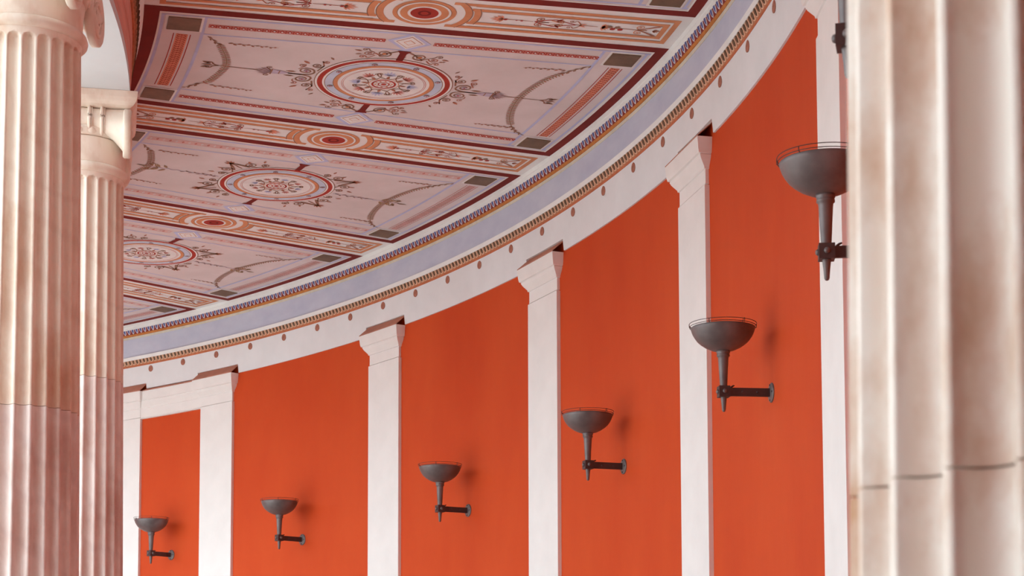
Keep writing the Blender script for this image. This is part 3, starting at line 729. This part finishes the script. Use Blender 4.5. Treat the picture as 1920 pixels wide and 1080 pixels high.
# ------------------------------------------------------------------ torch sconces (local: y from the wall towards the court)
ZS = 3.775
def make_sconce(k, arm=.325):
    t = empty('torch_sconce', cyl(RW, k, ZS), th(k) + PI / 2)
    a = MB(); a.lathe([(.066, -.004), (.066, .006), (.058, .012), (.045, .013), (.04, .016)], 32, 'iron', axis='y')
    wp_ = a.build('wall_plate', t)
    for x, z in ((.05, 0), (-.05, 0), (0, .05), (0, -.05)):
        q = MB(); q.lathe([(.007, .010), (.007, .015), (.004, .018)], 8, 'irondark', center=(x, 0, z), axis='y'); q.build('screw', wp_)
    a = MB(); a.box(-.010, .010, .012, arm - .03, -.0275, .0275, 'irondark'); ar = a.build('arm', t)
    for y in (.10, .20):
        for s_ in (-1, 1):
            q = MB(); q.lathe([(.008, s_ * .008), (.008, s_ * .013), (.004, s_ * .017)], 10, 'irondark', center=(0, y, 0), axis='x'); q.build('rivet', ar)
    a = MB(); a.box(-.037, .037, arm - .037, arm + .037, -.036, .036, 'irondark'); cl = a.build('clamp', t)
    for c_, ax_, s_ in (((0, arm, 0), 'y', 1), ((0, arm, 0), 'x', 1), ((0, arm, 0), 'x', -1)):
        q = MB(); h = .037
        pr = [(.015, s_ * (h - .002)), (.015, s_ * (h + .003)), (.013, s_ * (h + .009)), (.008, s_ * (h + .013)), (.002, s_ * (h + .0145))]
        q.lathe(pr, 14, 'iron', center=c_, axis=ax_); q.build('bolt', cl)
    a = MB(); a.tube([(0, arm - .045, .028), (0, arm - .06, .038), (0, arm - .072, .043)], [.005, .006, .004], 8, 'irondark'); a.build('lever', t)
    a = MB(); a.lathe([(.003, -.134), (.009, -.131), (.0125, -.122), (.016, -.08), (.021, -.036), (.024, .036), (.034, .215), (.036, .232), (.043, .236), (.043, .247), (.039, .251), (.044, .257), (.046, .272)], 28, 'iron', center=(0, arm, 0))
    a.build('stem', t)
    RB, D, zr = .213, .155, .424
    PB = [(.03, 1.0), (.2, .995), (.38, .93), (.56, .81), (.70, .675), (.80, .55), (.88, .40), (.94, .25), (.975, .12), (1.0, 0)]
    pr = [(RB * a_, zr - D * b_) for a_, b_ in PB]
    pr += [(RB - .004, zr + .003), (RB - .010, zr)] + [((RB - .010) * a_, zr - (D - .010) * b_) for a_, b_ in PB[-2::-1]]
    a = MB(); a.lathe(pr, 56, 'iron', center=(0, arm, 0)); a.build('bowl', t)
    a = MB(); RG = .222
    for z, R in ((zr + .026, RG), (zr + .008, RG - .003)):
        a.tube([(R * math.cos(2 * PI * i / 56), arm + R * math.sin(2 * PI * i / 56), z) for i in range(56)], .0021, 6, 'irondark', closed=True)
    gr = a.build('guard_ring', t)
    for i in range(6):
        an = 2 * PI * i / 6 + .4; q = MB()
        q.tube([((RB - .012) * math.cos(an), arm + (RB - .012) * math.sin(an), zr - .004), (RG * math.cos(an), arm + RG * math.sin(an), zr + .006), (RG * math.cos(an), arm + RG * math.sin(an), zr + .027)], .0024, 6, 'irondark')
        if i % 3 == 0: q.tube([(RG * math.cos(an + .05), arm + RG * math.sin(an + .05), zr + .002), (RG * math.cos(an + .05), arm + RG * math.sin(an + .05), zr + .032)], .0024, 6, 'irondark')
        q.build('post', gr)
    return t
GS = 'torch sconces on the red wall'
s0 = make_sconce(12.46); tag(s0, 'largest whole torch sconce, its bowl overlapping the edge of a white pilaster', 'sconce', GS)
for k, lab in ((17.62, 'large torch sconce whose bowl is cut by the near marble column'),
               (7.44, 'second largest whole torch sconce, its bowl just right of a white pilaster'),
               (2.52, 'middle-sized torch sconce on the orange panel in the centre of the wall'),
               (-2.5, 'torch sconce on the wide orange panel right of the door-head moulding'),
               (-6.32, 'smallest torch sconce, on the narrow orange panel at the far left')):
    dup(s0, cyl(RW, k, ZS), th(k) + PI / 2, label=lab, category='sconce', group=GS)
s1 = make_sconce(21.5, .285); tag(s1, 'torch sconce at the top by the near column, only its clamp and stem showing', 'sconce', GS)
